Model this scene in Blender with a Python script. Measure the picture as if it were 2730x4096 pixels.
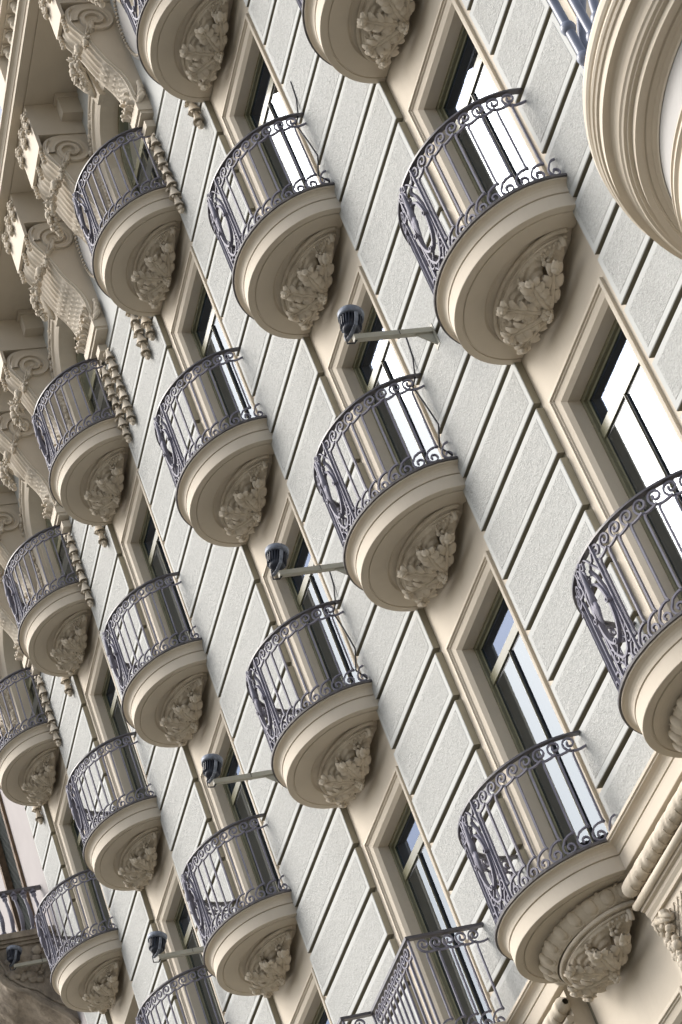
import bpy, math, random
from math import sin, cos, pi, radians, sqrt, hypot
from mathutils import Matrix, Vector, noise
random.seed(7)
sc = bpy.context.scene
for o in list(bpy.data.objects): bpy.data.objects.remove(o)

# ---------------------------------------------------------------- camera
CAM = (16.49602, -9.25483, -19.78360)
RC = ((0.21446286, 0.92519150, -0.31309163), (-0.63187877, -0.11301338, -0.76678367), (-0.74480528, 0.36228257, 0.56037169))
cd = bpy.data.cameras.new('camera'); cam = bpy.data.objects.new('camera', cd)
sc.collection.objects.link(cam); sc.camera = cam
cd.sensor_fit = 'HORIZONTAL'; cd.sensor_width = 36.0
cd.lens = 36.0 * 9858.239 / 2730.0
cd.clip_start = 0.1; cd.clip_end = 3000
M = Matrix(((RC[0][0], -RC[1][0], -RC[2][0], CAM[0]),
            (RC[0][1], -RC[1][1], -RC[2][1], CAM[1]),
            (RC[0][2], -RC[1][2], -RC[2][2], CAM[2]), (0, 0, 0, 1)))
cam.matrix_world = M

# ---------------------------------------------------------------- light
SUN_EL, SUN_AZ = radians(42), radians(218)     # azimuth measured clockwise from +Y; the light comes from -X, -Y
wd = bpy.data.worlds.new("World"); sc.world = wd; wd.use_nodes = True
nt = wd.node_tree; nt.nodes.clear()
sky = nt.nodes.new('ShaderNodeTexSky'); sky.sky_type = 'NISHITA'; sky.sun_disc = False
sky.sun_elevation = SUN_EL; sky.sun_rotation = SUN_AZ
sky.air_density = 1.0; sky.dust_density = 4.0; sky.ozone_density = 1.0
hs = nt.nodes.new('ShaderNodeHueSaturation'); hs.inputs['Saturation'].default_value = 0.45
bg = nt.nodes.new('ShaderNodeBackground'); bg.inputs['Strength'].default_value = 0.14
ow = nt.nodes.new('ShaderNodeOutputWorld')
nt.links.new(sky.outputs[0], hs.inputs['Color']); nt.links.new(hs.outputs[0], bg.inputs[0]); nt.links.new(bg.outputs[0], ow.inputs[0])
sd = bpy.data.lights.new('sun', 'SUN'); sd.energy = 1.25; sd.angle = radians(38); sd.color = (1.0, 0.96, 0.91)
sun = bpy.data.objects.new('sun', sd); sc.collection.objects.link(sun)
sdir = Vector((sin(SUN_AZ) * cos(SUN_EL), cos(SUN_AZ) * cos(SUN_EL), sin(SUN_EL)))
sun.rotation_euler = sdir.to_track_quat('Z', 'Y').to_euler()
sc.view_settings.view_transform = 'Standard'; sc.view_settings.look = 'None'
sc.view_settings.exposure = 0.92; sc.view_settings.gamma = 1.0

# ---------------------------------------------------------------- materials
def mat(name, col, rough=0.8, noise_amt=0.12, nscale=3.0, bump=0.0, bscale=60.0, metal=0.0, dirt=None, spec=0.3, bdist=0.01, streak=0.0):
    m = bpy.data.materials.new(name); m.use_nodes = True
    n = m.node_tree.nodes; l = m.node_tree.links
    b = n['Principled BSDF']; b.inputs['Roughness'].default_value = rough; b.inputs['Metallic'].default_value = metal
    b.inputs['Specular IOR Level'].default_value = spec
    tc = n.new('ShaderNodeTexCoord'); ge = n.new('ShaderNodeNewGeometry')
    nz = n.new('ShaderNodeTexNoise'); nz.inputs['Scale'].default_value = nscale; nz.inputs['Detail'].default_value = 6
    l.new(ge.outputs['Position'], nz.inputs['Vector'])
    mx = n.new('ShaderNodeMix'); mx.data_type = 'RGBA'
    a, c = [tuple(max(0, x * k) for x in col) + (1,) for k in (1 - noise_amt, 1 + noise_amt)]
    mx.inputs[6].default_value = a; mx.inputs[7].default_value = c
    mr = n.new('ShaderNodeMapRange'); mr.inputs[1].default_value = 0.3; mr.inputs[2].default_value = 0.7
    l.new(nz.outputs[0], mr.inputs[0]); l.new(mr.outputs[0], mx.inputs[0])
    out = mx.outputs[2]
    if dirt:
        nd = n.new('ShaderNodeTexNoise'); nd.inputs['Scale'].default_value = dirt[1]; nd.inputs['Detail'].default_value = 10
        nd.inputs['Roughness'].default_value = 0.7
        mp = n.new('ShaderNodeMapping'); mp.inputs['Scale'].default_value = (1, 1, 0.35)
        l.new(ge.outputs['Position'], mp.inputs[0]); l.new(mp.outputs[0], nd.inputs['Vector'])
        r2 = n.new('ShaderNodeMapRange'); r2.inputs[1].default_value = dirt[2]; r2.inputs[2].default_value = dirt[2] + 0.2
        l.new(nd.outputs[0], r2.inputs[0])
        m2 = n.new('ShaderNodeMix'); m2.data_type = 'RGBA'
        l.new(out, m2.inputs[6]); m2.inputs[7].default_value = tuple(dirt[0]) + (1,)
        ml = n.new('ShaderNodeMath'); ml.operation = 'MULTIPLY'; ml.inputs[1].default_value = dirt[3]
        l.new(r2.outputs[0], ml.inputs[0]); l.new(ml.outputs[0], m2.inputs[0]); out = m2.outputs[2]
    l.new(out, b.inputs['Base Color'])
    if bump:
        nb = n.new('ShaderNodeTexNoise'); nb.inputs['Scale'].default_value = bscale; nb.inputs['Detail'].default_value = 3
        l.new(ge.outputs['Position'], nb.inputs['Vector'])
        bp = n.new('ShaderNodeBump'); bp.inputs['Strength'].default_value = bump; bp.inputs['Distance'].default_value = bdist
        l.new(nb.outputs[0], bp.inputs['Height']); l.new(bp.outputs[0], b.inputs['Normal'])
    return m
def rough_plaster():
    m = mat('rough_grey_plaster', (0.405, 0.41, 0.395), 0.95, 0.13, 38, dirt=((0.30, 0.30, 0.28), 0.9, 0.55, 0.4))
    n = m.node_tree.nodes; l = m.node_tree.links; b = n['Principled BSDF']
    ge = n.new('ShaderNodeNewGeometry')
    nz = n.new('ShaderNodeTexNoise'); nz.inputs['Scale'].default_value = 130; nz.inputs['Detail'].default_value = 4; nz.inputs['Roughness'].default_value = 0.7
    vo = n.new('ShaderNodeTexVoronoi'); vo.inputs['Scale'].default_value = 75; vo.feature = 'SMOOTH_F1'
    n2 = n.new('ShaderNodeTexNoise'); n2.inputs['Scale'].default_value = 14; n2.inputs['Detail'].default_value = 3
    mp = n.new('ShaderNodeMapping'); mp.inputs['Scale'].default_value = (0.85, 1, 1.0)
    for q in (vo, nz, n2): l.new(mp.outputs[0], q.inputs['Vector'])
    l.new(ge.outputs['Position'], mp.inputs[0])
    ad = n.new('ShaderNodeMath'); ad.operation = 'ADD'; l.new(vo.outputs['Distance'], ad.inputs[0]); l.new(nz.outputs[0], ad.inputs[1])
    a2 = n.new('ShaderNodeMath'); a2.operation = 'MULTIPLY'; l.new(ad.outputs[0], a2.inputs[0]); l.new(n2.outputs[0], a2.inputs[1])
    bp = n.new('ShaderNodeBump'); bp.inputs['Strength'].default_value = 0.85; bp.inputs['Distance'].default_value = 0.014
    l.new(a2.outputs[0], bp.inputs['Height']); l.new(bp.outputs[0], b.inputs['Normal'])
    return m
BEIGE = mat('beige_paint', (0.56, 0.50, 0.41), 0.75, 0.04, 1.5, bump=0.15, bscale=25, dirt=((0.40, 0.34, 0.26), 1.6, 0.56, 0.30))
CARVE = mat('carved_beige_stone', (0.55, 0.49, 0.40), 0.85, 0.08, 8, bump=0.5, bscale=45, dirt=((0.34, 0.28, 0.20), 5, 0.52, 0.5))
GREY = mat('smooth_grey_paint', (0.46, 0.47, 0.455), 0.8, 0.035, 1.5, bump=0.1, bscale=30)
GRAIN = rough_plaster()
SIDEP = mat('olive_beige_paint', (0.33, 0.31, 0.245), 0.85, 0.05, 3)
JOINT = mat('shaded_joint_paint', (0.21, 0.195, 0.15), 0.9, 0.06, 3)  # brown joint colour, darkened to paint in the shade of the grooves
LEAD = mat('lead_flashing', (0.095, 0.09, 0.095), 0.6, 0.35, 12, bump=0.6, bscale=20, dirt=((0.20, 0.18, 0.16), 9, 0.5, 0.6))
IRON = mat('grey_violet_iron', (0.17, 0.165, 0.21), 0.6, 0.12, 10, bump=0.2, bscale=40, spec=0.5, dirt=((0.09, 0.085, 0.09), 18, 0.55, 0.5))
RAIL = mat('dark_handrail_iron', (0.075, 0.07, 0.08), 0.35, 0.2, 10, spec=0.5)
OLIVE = mat('olive_window_metal', (0.16, 0.155, 0.10), 0.25, 0.1, 4, spec=0.7)
SEAL = mat('black_sash', (0.02, 0.022, 0.025), 0.25, 0.1, 4, spec=0.5)
ROOM = mat('dark_room', (0.025, 0.02, 0.02), 0.9)
CURT = mat('grey_green_blind', (0.27, 0.30, 0.27), 0.8, 0.1, 2)
CREAM = mat('cream_lamp_arm', (0.40, 0.385, 0.32), 0.5, 0.06, 10)
LAMPM = mat('dark_blue_lamp_body', (0.03, 0.035, 0.05), 0.4, 0.2, 20, spec=0.5)
LAMPC = mat('galvanised_lamp_hood', (0.17, 0.19, 0.23), 0.5, 0.3, 25, metal=0.2)
WHITEB = mat('white_plastic', (0.72, 0.72, 0.74), 0.5)
TURR = mat('pale_turret_plaster', (0.45, 0.44, 0.425), 0.8, 0.04, 2, bump=0.1)
STEEL = mat('blue_grey_tube_paint', (0.17, 0.19, 0.25), 0.35, 0.15, 8, spec=0.5)
CABLE = mat('black_cable', (0.03, 0.03, 0.035), 0.5)
PINK = mat('pale_pinkish_render', (0.37, 0.345, 0.34), 0.85, 0.04, 2, bump=0.1)
SHUT = mat('dark_green_shutter', (0.03, 0.045, 0.04), 0.5, 0.2, 5)
WOOD = mat('orange_brown_timber', (0.13, 0.085, 0.05), 0.7, 0.4, 10)
OLDST = mat('weathered_stone', (0.30, 0.255, 0.20), 0.9, 0.3, 4, bump=0.6, bscale=14, bdist=0.03, dirt=((0.10, 0.08, 0.065), 3, 0.48, 0.7))
GROUND = mat('street_paving', (0.095, 0.09, 0.075), 0.9, 0.1, 0.5)
def glass(name, ior, tint):
    m = bpy.data.materials.new(name); m.use_nodes = True
    n = m.node_tree.nodes; l = m.node_tree.links; n.clear()
    fr = n.new('ShaderNodeFresnel'); fr.inputs[0].default_value = ior
    tr = n.new('ShaderNodeBsdfTransparent'); tr.inputs[0].default_value = (0.72, 0.78, 0.74, 1)
    gl = n.new('ShaderNodeBsdfGlossy'); gl.inputs['Roughness'].default_value = 0.005; gl.inputs[0].default_value = tint
    ge = n.new('ShaderNodeNewGeometry'); nz = n.new('ShaderNodeTexNoise'); nz.inputs['Scale'].default_value = 1.3
    bp = n.new('ShaderNodeBump'); bp.inputs['Strength'].default_value = 0.05; bp.inputs['Distance'].default_value = 0.02
    l.new(ge.outputs['Position'], nz.inputs['Vector']); l.new(nz.outputs[0], bp.inputs['Height']); l.new(bp.outputs[0], gl.inputs['Normal'])
    mx = n.new('ShaderNodeMixShader'); ou = n.new('ShaderNodeOutputMaterial')
    l.new(fr.outputs[0], mx.inputs[0]); l.new(tr.outputs[0], mx.inputs[1]); l.new(gl.outputs[0], mx.inputs[2]); l.new(mx.outputs[0], ou.inputs[0])
    return m
GLASS = glass('window_glass', 2.7, (0.86, 0.94, 1, 1))
GLASS2 = glass('tinted_upper_glass', 2.0, (0.62, 0.74, 1, 1))

# ---------------------------------------------------------------- helpers
class MB:
    def __init__(s): s.v = []; s.f = []; s.m = []; s.sm = []
    def add(s, vs, fs, mi=0, smooth=False):
        b = len(s.v); s.v += [tuple(q) for q in vs]
        for f in fs: s.f.append(tuple(b + i for i in f)); s.m.append(mi); s.sm.append(smooth)
        return s
    def box(s, x0, x1, y0, y1, z0, z1, mi=0):
        return s.add([(x0,y0,z0),(x1,y0,z0),(x1,y1,z0),(x0,y1,z0),(x0,y0,z1),(x1,y0,z1),(x1,y1,z1),(x0,y1,z1)],
            [(0,3,2,1),(4,5,6,7),(0,1,5,4),(1,2,6,5),(2,3,7,6),(3,0,4,7)], mi)
    def grid(s, rows, mi=0, smooth=True, close=False, mis=None):
        n = len(rows[0]); b = len(s.v)
        for r in rows: s.v += [tuple(q) for q in r]
        for i in range(len(rows) - 1):
            for j in range(n if close else n - 1):
                k = (j + 1) % n
                s.f.append((b+i*n+j, b+i*n+k, b+(i+1)*n+k, b+(i+1)*n+j)); s.m.append(mis[j] if mis else mi); s.sm.append(smooth)
        return s
    def tube(s, pts, r, seg=8, mi=0, cap=True, smooth=True):
        pts = [Vector(q) for q in pts]; rows = []
        up = None
        for i, q in enumerate(pts):
            t = (pts[min(i+1, len(pts)-1)] - pts[max(i-1, 0)])
            if t.length < 1e-9: t = Vector((0, 0, 1))
            t.normalize()
            if up is None:
                up = t.orthogonal().normalized()
            else:
                up = (up - t * up.dot(t))
                up = up.normalized() if up.length > 1e-6 else t.orthogonal().normalized()
            w = t.cross(up); rr = r[i] if isinstance(r, (list, tuple)) else r
            rows.append([q + (up * cos(2*pi*k/seg) + w * sin(2*pi*k/seg)) * rr for k in range(seg)])
        s.grid(rows, mi, smooth, close=True)
        if cap:
            b = len(s.v) - seg * len(rows)
            s.f.append(tuple(b + k for k in range(seg))[::-1]); s.m.append(mi); s.sm.append(False)
            b = len(s.v) - seg
            s.f.append(tuple(b + k for k in range(seg))); s.m.append(mi); s.sm.append(False)
        return s
    def ribbon(s, pts, w, d, mi=0, y=0.0):
        # a flat bar that follows a polyline in the local x-z plane
        n = len(pts); rows = []
        for i in range(n):
            a = pts[max(i-1, 0)]; c = pts[min(i+1, n-1)]
            tx, tz = c[0]-a[0], c[1]-a[1]; L = hypot(tx, tz) or 1
            nx, nz = -tz/L, tx/L; ww = (w[i] if isinstance(w, (list, tuple)) else w) / 2; x, z = pts[i][0], pts[i][1]
            rows.append([(x+nx*ww, y-d/2, z+nz*ww), (x-nx*ww, y-d/2, z-nz*ww), (x-nx*ww, y+d/2, z-nz*ww), (x+nx*ww, y+d/2, z+nz*ww)])
        b = len(s.v); s.grid(rows, mi, False, close=True)
        e = b + 4*(n-1)
        s.f += [(b+3, b+2, b+1, b), (e, e+1, e+2, e+3)]; s.m += [mi, mi]; s.sm += [False, False]
        return s
    def ball(s, c, r, seg=8, mi=0, sq=(1,1,1)):
        rows = []
        for i in range(seg//2 + 1):
            th = pi * i / (seg//2)
            rows.append([(c[0]+r*sq[0]*sin(th)*cos(2*pi*k/seg), c[1]+r*sq[1]*sin(th)*sin(2*pi*k/seg), c[2]+r*sq[2]*cos(th)) for k in range(seg)])
        return s.grid(rows, mi, True, close=True)
    def prof_x(s, prof, x0, x1, mi=0, cap=True, smooth=False, step=None):
        xs = [x0, x1] if not step else [x0 + (x1-x0)*i/max(1, int((x1-x0)/step)) for i in range(max(1, int((x1-x0)/step)) + 1)]
        s.grid([[(x, y, z) for y, z in prof] for x in xs], mi, smooth)
        if cap:
            s.add([(x0, y, z) for y, z in prof], [tuple(range(len(prof)))[::-1]], mi)
            s.add([(x1, y, z) for y, z in prof], [tuple(range(len(prof)))], mi)
        return s
    def mesh(s, name, mats):
        me = bpy.data.meshes.new(name); me.from_pydata(s.v, [], s.f)
        for m in (mats if isinstance(mats, (list, tuple)) else [mats]): me.materials.append(m)
        me.polygons.foreach_set('material_index', s.m); me.polygons.foreach_set('use_smooth', s.sm); me.update()
        return me
col = sc.collection
def link(name, me, parent=None, loc=(0,0,0), rot=None, scale=None):
    o = bpy.data.objects.new(name, me); col.objects.link(o); o.location = loc
    if rot is not None: o.rotation_euler = rot
    if scale is not None: o.scale = scale
    if parent is not None: o.parent = parent
    return o
def build(mb, name, mats, parent=None, loc=(0,0,0)): return link(name, mb.mesh(name, mats), parent, loc)
def tag(o, label, cat, group=None, kind=None):
    o['label'] = label; o['category'] = cat
    if group: o['group'] = group
    if kind: o['kind'] = kind
    return o
def thing(name, label, cat, loc=(0,0,0), group=None): return tag(link(name, None, None, loc), label, cat, group)
def struct(o): o['kind'] = 'structure'; return o
ORD = ['', 'first', 'second', 'third', 'fourth', 'fifth', 'sixth', 'seventh']

# ---------------------------------------------------------------- layout
W = 1.7919; HW = W / 2
XC = dict(a=5.483, b=2.647, c=-0.896, d=-4.428, e=-8.580, f=-12.140, g=-15.660)
X_END = -17.66; WALL_TOP = 3.978; GROUND_Z = -21.4
GH = 0.057                                       # joint height
ZG = [1.165, 0.615, 0.067, -0.54, -1.156, -1.775, -2.39, -3.01, -3.641, -4.238, -4.849, -5.431, -6.045, -6.665, -7.284,
      -7.844, -8.405, -8.977, -9.532, -10.09, -10.66]  # lower edges of the joints
Z_STR = -11.07                                   # top of the string course
ZB = {'T': 0.037, '4': -3.671, '3': -7.311, '2': -11.44}   # undersides of the balcony slabs
ROWNAME = {'T': 'top row', '4': 'second row', '3': 'third row', '2': 'lowest row'}
ROWCOLS = {'T': 'gfedc', '4': 'gfedcb', '3': 'fedcb', '2': 'dcb'}
# window openings: outer top of frame, bottom
WIN = {'T': (2.34, 0.317), '4': (-0.41, -3.39), '3': (-4.255, -7.03), '2': (-7.90, -11.16), '1': (-12.43, -15.5)}
YS = 0.075                                       # depth of the recessed strips

# ---------------------------------------------------------------- ground
g = MB(); g.add([(-1500,-1500,GROUND_Z),(1500,-1500,GROUND_Z),(1500,1500,GROUND_Z),(-1500,1500,GROUND_Z)], [(0,1,2,3)])
struct(build(g, 'ground', GROUND))

# ---------------------------------------------------------------- facade wall
wall = thing('facade_wall', 'long grey and beige hotel facade with grooved blocks between plain window strips', 'building')
core = MB()
order = 'gfedcba'
YB = 0.55
edges = []
gaps = []
x = X_END
for c in order:
    gaps.append((x, XC[c] - HW)); x = XC[c] + HW
for (x0, x1) in gaps: core.box(x0 + 0.0, x1, YS, YB, -16, WALL_TOP, 0)
core.box(X_END, X_END + 0.001, 0.0, YS, -16, WALL_TOP, 0)
b = MB()
def strip(c):
    xc = XC[c]; XL, XR = xc - HW, xc + HW
    b.box(XL, xc - 0.75, YS, YB, -16, 0.2, 0); b.box(xc + 0.75, XR, YS, YB, -16, 0.2, 0)
    zt = 0.2; 
    for r in ('4', '3', '2', '1'):
        b.box(xc - 0.75, xc + 0.75, YS, YB, WIN[r][0], zt if r == '4' else WIN[{'3':'4','2':'3','1':'2'}[r]][1], 0)
    b.box(xc - 0.75, xc + 0.75, YS, YB, -16, WIN['1'][1], 0)
    b.box(xc - HW, xc - 0.72, YS, YB, 0.2, WALL_TOP, 0); b.box(xc + 0.72, xc + HW, YS, YB, 0.2, WALL_TOP, 0)
    b.box(xc - 0.72, xc + 0.72, YS, YB, 0.2, 0.317, 0)
for c in order: strip(c)
build(core, 'joint_backing', JOINT, wall); build(b, 'recessed_strip', BEIGE, wall)
# blocks
def block_mesh(w, h, plain=False):
    m = MB(); D = YS - 0.001; ch = 0.006; bd = 0.062
    # front at y=0, chamfered arris
    def ring(ix, iz, y): return [(ix, y, iz), (w-ix, y, iz), (w-ix, y, h-iz), (ix, y, h-iz)]
    R = [ring(0, 0, D), ring(0, 0, ch), ring(ch, ch, 0), ring(bd, bd, 0)]
    if not plain: R += [ring(bd+0.003, bd+0.003, -0.003)]
    for i in range(len(R)-1):
        m.grid([R[i], R[i+1]], 0, False, close=True, mis=[3, 2, 3, 2] if i == 0 else None)  # upper and lower edges take the shade-darkened joint colour
    m.add(R[-1], [(0,1,2,3)], 0 if plain else 1)
    m.f = [f[::-1] for f in m.f]
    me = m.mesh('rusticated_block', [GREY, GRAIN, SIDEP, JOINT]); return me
courses = [(ZG[i], ZG[i+1] + GH) for i in range(len(ZG)-1)] + [(ZG[-1], Z_STR)]
for gi, (x0, x1) in enumerate(gaps):
    for (zt, zb) in courses:
        if zt - zb < 0.1: continue
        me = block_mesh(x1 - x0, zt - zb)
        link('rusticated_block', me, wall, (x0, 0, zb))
# plain zone above the first joint, with arched openings
ZP = ZG[0] + GH; ZS = 2.34; RO = 1.12; RI = 0.74
top = MB()
def arch_plate(mb, xc, x0, x1, z0, z1, y, r, n=28):
    pts = [(xc - r, z0)] + [(xc - r*cos(pi*i/n), ZS + r*sin(pi*i/n)) for i in range(n+1)] + [(xc + r, z0)]
    outer = []
    for (px, pz) in pts:
        dx, dz = px - xc, max(pz - ZS, 0)
        if pz <= ZS: outer.append((x0 if dx < 0 else x1, pz)); continue
        kx = ((x0 - xc) if dx < 0 else (x1 - xc)) / dx if abs(dx) > 1e-6 else 1e9
        kz = (z1 - ZS) / dz; k = min(kx, kz); outer.append((xc + dx*k, ZS + dz*k))
    mb.grid([[(px, y, pz) for px, pz in pts], [(px, y, pz) for px, pz in outer]], 0, False)
    # fill the two top corners
    for sgn, xe in ((-1, x0), (1, x1)):
        last = [o for o in outer if abs(o[0]-xe) < 1e-4 and o[1] < z1 - 1e-4]
        first = [o for o in outer if abs(o[1]-z1) < 1e-4]
        if last and first:
            la = max(last, key=lambda q: q[1]); fi = (min if sgn < 0 else max)(first, key=lambda q: q[0])
            mb.add([(la[0], y, la[1]), (xe, y, z1), (fi[0], y, z1)], [(0, 1, 2)])
    return pts
mids = [X_END] + [(XC[order[i]] + XC[order[i+1]]) / 2 for i in range(len(order)-1)] + [XC['a'] + 1.6]
for i, c in enumerate(order):
    pts = arch_plate(top, XC[c], mids[i], mids[i+1], ZP, WALL_TOP, 0.0, 1.0)
    top.grid([[(px, 0.0, pz) for px, pz in pts], [(px, YS + 0.001, pz) for px, pz in pts]], 0, False)
top.add([(X_END, 0, ZP), (mids[-1], 0, ZP), (mids[-1], YS, ZP), (X_END, YS, ZP)], [(0, 1, 2, 3)])
build(top, 'plain_frieze', GREY, wall)
sp = MB()
for c in order:      # masonry behind the frieze over the arched openings
    arch_plate(sp, XC[c], XC[c]-HW, XC[c]+HW, 1.0, WALL_TOP, YS + 0.01, RI)
build(sp, 'arch_backing', BEIGE, wall)
struct_end = MB(); struct_end.box(X_END - 0.02, X_END, 0.004, YB, -16, WALL_TOP); build(struct_end, 'wall_return', BEIGE, wall)

# string course below the lowest row
def slabprof(z0, top_z):  # offsets outward and heights of the slab mouldings, from the lip down
    return [(0.09, top_z), (0.09, top_z-0.025), (0.074, top_z-0.028), (0.074, top_z-0.042), (0.050, top_z-0.046), (0.030, top_z-0.058), (0.016, top_z-0.078), (0.010, top_z-0.10), (0.009, top_z-0.118),
            (0.008, z0+0.150), (-0.010, z0+0.147), (-0.010, z0+0.137), (0.004, z0+0.136), (0.004, z0+0.004), (0.0, z0)]
zb2 = ZB['2']
sc_prof = [(0.0, Z_STR), (-0.02, Z_STR-0.012), (-0.15, -11.155)] + [(-0.10 - d, z) for d, z in slabprof(zb2, -11.16)] + [(-0.09, zb2), (0.02, zb2+0.01), (YS, zb2 + 0.01), (YS, Z_STR)]
m = MB()
for c0, c1 in ((X_END, XC['d']-1.6), (XC['d'] + 1.0, 8)): m.prof_x(sc_prof, c0, c1)
m.prof_x(sc_prof, XC['d']-1.6, XC['d']+1.0)
build(m, 'string_course', BEIGE, wall)

# ---------------------------------------------------------------- windows
def window(c, r):
    xc = XC[c]; zt, zbm = WIN[r]
    n = {'T': 'cdefg', '4': 'bcdefg', '3': 'abcdefg', '2': 'abcdefg', '1': 'abcdefg'}
    lab = WLAB[(c, r)]
    t = thing('window', lab, 'window', (xc, 0, zbm), 'tall windows in the beige strips')
    arch = r == 'T'
    H = zt - zbm; hw = 0.72 if arch else 0.60
    if not arch:
        # stepped moulding round the opening, mitred: profile (offset from outer edge, y)
        prof = [(0.0, YS), (0.0, YS-0.030), (0.022, YS-0.036), (0.034, YS-0.036), (0.038, YS-0.018), (0.050, YS-0.018), (0.056, YS-0.004), (0.115, YS+0.012), (0.145, YS+0.045), (0.15, YS+0.05), (0.15, 0.25)]
        m = MB(); rows = []
        for (o, y) in prof: rows.append([(-0.75+o, y, 0), (-0.75+o, y, H-o), (0.75-o, y, H-o), (0.75-o, y, 0)])
        m.grid(rows, 0, False); build(m, 'surround', BEIGE, t)
        fz = H - 0.15; tr = fz - 0.47
    else:
        m = MB(); rows = []; N = 28
        prof = [(1.12, 0.0), (1.12, -0.05), (1.06, -0.055), (1.05, -0.035), (0.98, -0.035), (0.97, -0.055), (0.90, -0.06), (0.88, -0.03), (0.80, -0.02), (RI, 0.0), (RI, 0.34)]
        for (rr, y) in prof:
            rows.append([(-rr, y, ZP - zbm)] + [(-rr*cos(pi*i/N), y, ZS - zbm + rr*sin(pi*i/N)) for i in range(N+1)] + [(rr, y, ZP - zbm)])
        m.grid(rows, 0, False); build(m, 'archivolt', BEIGE, t)
        m = MB()
        for s in (-1, 1):
            rows = [[(s*o, y, 0), (s*o, y, ZP - zbm)] for (o, y) in ((0.896, YS), (0.80, YS), (0.79, YS-.02), (0.75, YS-.02), (0.73, YS), (0.72, YS), (0.72, 0.34))]
            m.grid(rows, 0, False)
        build(m, 'surround', BEIGE, t)
        fz = ZS - zbm + RI - 0.02; tr = 1.75
    # frame
    fr = MB(); y0, y1 = 0.275, 0.40
    if not arch:
        fr.box(-hw-0.06, -hw+0.045, y0-0.03, y1, 0, fz+0.05); fr.box(hw-0.045, hw+0.06, y0-0.03, y1, 0, fz+0.05)
        fr.box(-hw-0.06, hw+0.06, y0-0.031, y1-0.001, fz-0.045, fz+0.05)
        fr.box(-hw+0.045, -hw+0.075, y0, y1, 0, fz-0.045); fr.box(-hw+0.045, hw-0.045, y0+0.001, y1-0.001, fz-0.075, fz-0.045)
    else:
        N = 24
        rows = [[(-rr, y, 0)] + [(-rr*cos(pi*i/N), y, ZS-zbm+rr*sin(pi*i/N)) for i in range(N+1)] + [(rr, y, 0)] for rr, y in ((RI+.02, y0-.03), (RI-.07, y0-.03), (RI-.07, y1))]
        fr.grid(rows, 0, False)
    fr.box(-hw+0.04, hw-0.04, y0-0.012, y1-0.01, tr, tr+0.10)
    build(fr, 'window_frame', OLIVE, t)
    sash = MB()
    sash.box(-hw+0.07, hw-0.07, y0+0.005, y1-0.015, tr-0.028, tr-0.001)
    sash.box(-0.020, -0.004, y0-0.010, y1, 0.05, tr-0.028); sash.box(0.004, 0.020, y0-0.010, y1, 0.05, tr-0.028)
    sash.box(-hw+0.076, -hw+0.088, y0+0.004, y1-0.02, 0.05, tr-0.028); sash.box(hw-0.088, hw-0.076, y0+0.004, y1-0.02, 0.05, tr-0.028)
    sash.box(-hw+0.07, hw-0.07, y0+0.003, y1-0.02, 0, 0.05)
    build(sash, 'sash', SEAL, t)
    bead = MB(); bead.box(-0.0035, 0.0035, y0-0.022, y0, 0.05, tr); build(bead, 'meeting_bead', OLIVE, t)
    for k, (xa, xb) in enumerate(((-hw+0.088, -0.02), (0.02, hw-0.088))):
        p = MB(); p.box(xa-.005, xb+.005, y0+0.006, y0+0.012, 0.045, tr-0.02); build(p, 'lower_pane', GLASS, t)
    p = MB()
    if not arch: p.box(-hw+0.07, hw-0.07, y0+0.006, y0+0.012, tr+0.09, fz-0.07)
    else:
        N = 20; rr = RI - .065; zz = ZS - zbm
        fp = [(-rr, tr+.09)] + [(-rr*cos(pi*i/N), zz+rr*sin(pi*i/N)) for i in range(N+1)] + [(rr, tr+.09)]
        p.add([(a, y0+.03, b_) for a, b_ in fp], [tuple(range(len(fp)))])
        p.add([(a, y0+.036, b_) for a, b_ in fp], [tuple(range(len(fp)))[::-1]])
    build(p, 'upper_pane', GLASS2 if not arch else GLASS, t)
    cu = MB(); xs = [-hw + 0.02 + (2*hw-0.04)*i/48 for i in range(49)]
    cu.grid([[(q, 0.47 + 0.012*sin(q*70), z) for q in xs] for z in (0, tr+0.02)], 0, True); build(cu, 'blind', CURT, t)
    rm = MB(); rm.box(-hw-0.1, hw+0.1, 0.56, 0.6, -0.1, fz+0.1)
    rm.box(-hw-0.1, -hw-0.062, 0.41, 0.56, -0.1, fz+0.1); rm.box(hw+0.062, hw+0.1, 0.41, 0.56, -0.1, fz+0.1); rm.box(-hw-0.1, hw+0.1, 0.41, 0.56, fz+0.06, fz+0.1)
    build(rm, 'room_back', ROOM, t)
    return t
WLAB = {}
for r, prevrow in (('4', 'T'), ('3', '4'), ('2', '3')):
    for c in 'bcdefga':
        if c in ROWCOLS[r]:
            n = ROWCOLS[r].index(c) + 1
            WLAB[(c, r)] = 'tall window behind the %s balcony from left in the %s' % (ORD[n], ROWNAME[r])
for i, c in enumerate('gfed'):
    WLAB[(c, 'T')] = 'arched window behind the %s balcony from left in the top row' % ORD[i+1]
WLAB[('a', '3')] = 'window edge behind blue-grey tubes at the top right corner'
WLAB[('e', '2')] = 'dark window top at the bottom edge under the fourth spotlight column'
WLAB[('c', '1')] = 'window head with beige surround at the bottom right corner below the string course'
WLAB[('g', '3')] = 'window head below the leftmost balcony of the second row'
for c in 'gfed': window(c, 'T')
for c in 'gfedcb': window(c, '4')
for c in 'fedcba': window(c, '3')
for c in 'edcb': window(c, '2')
window('c', '1')

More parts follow.
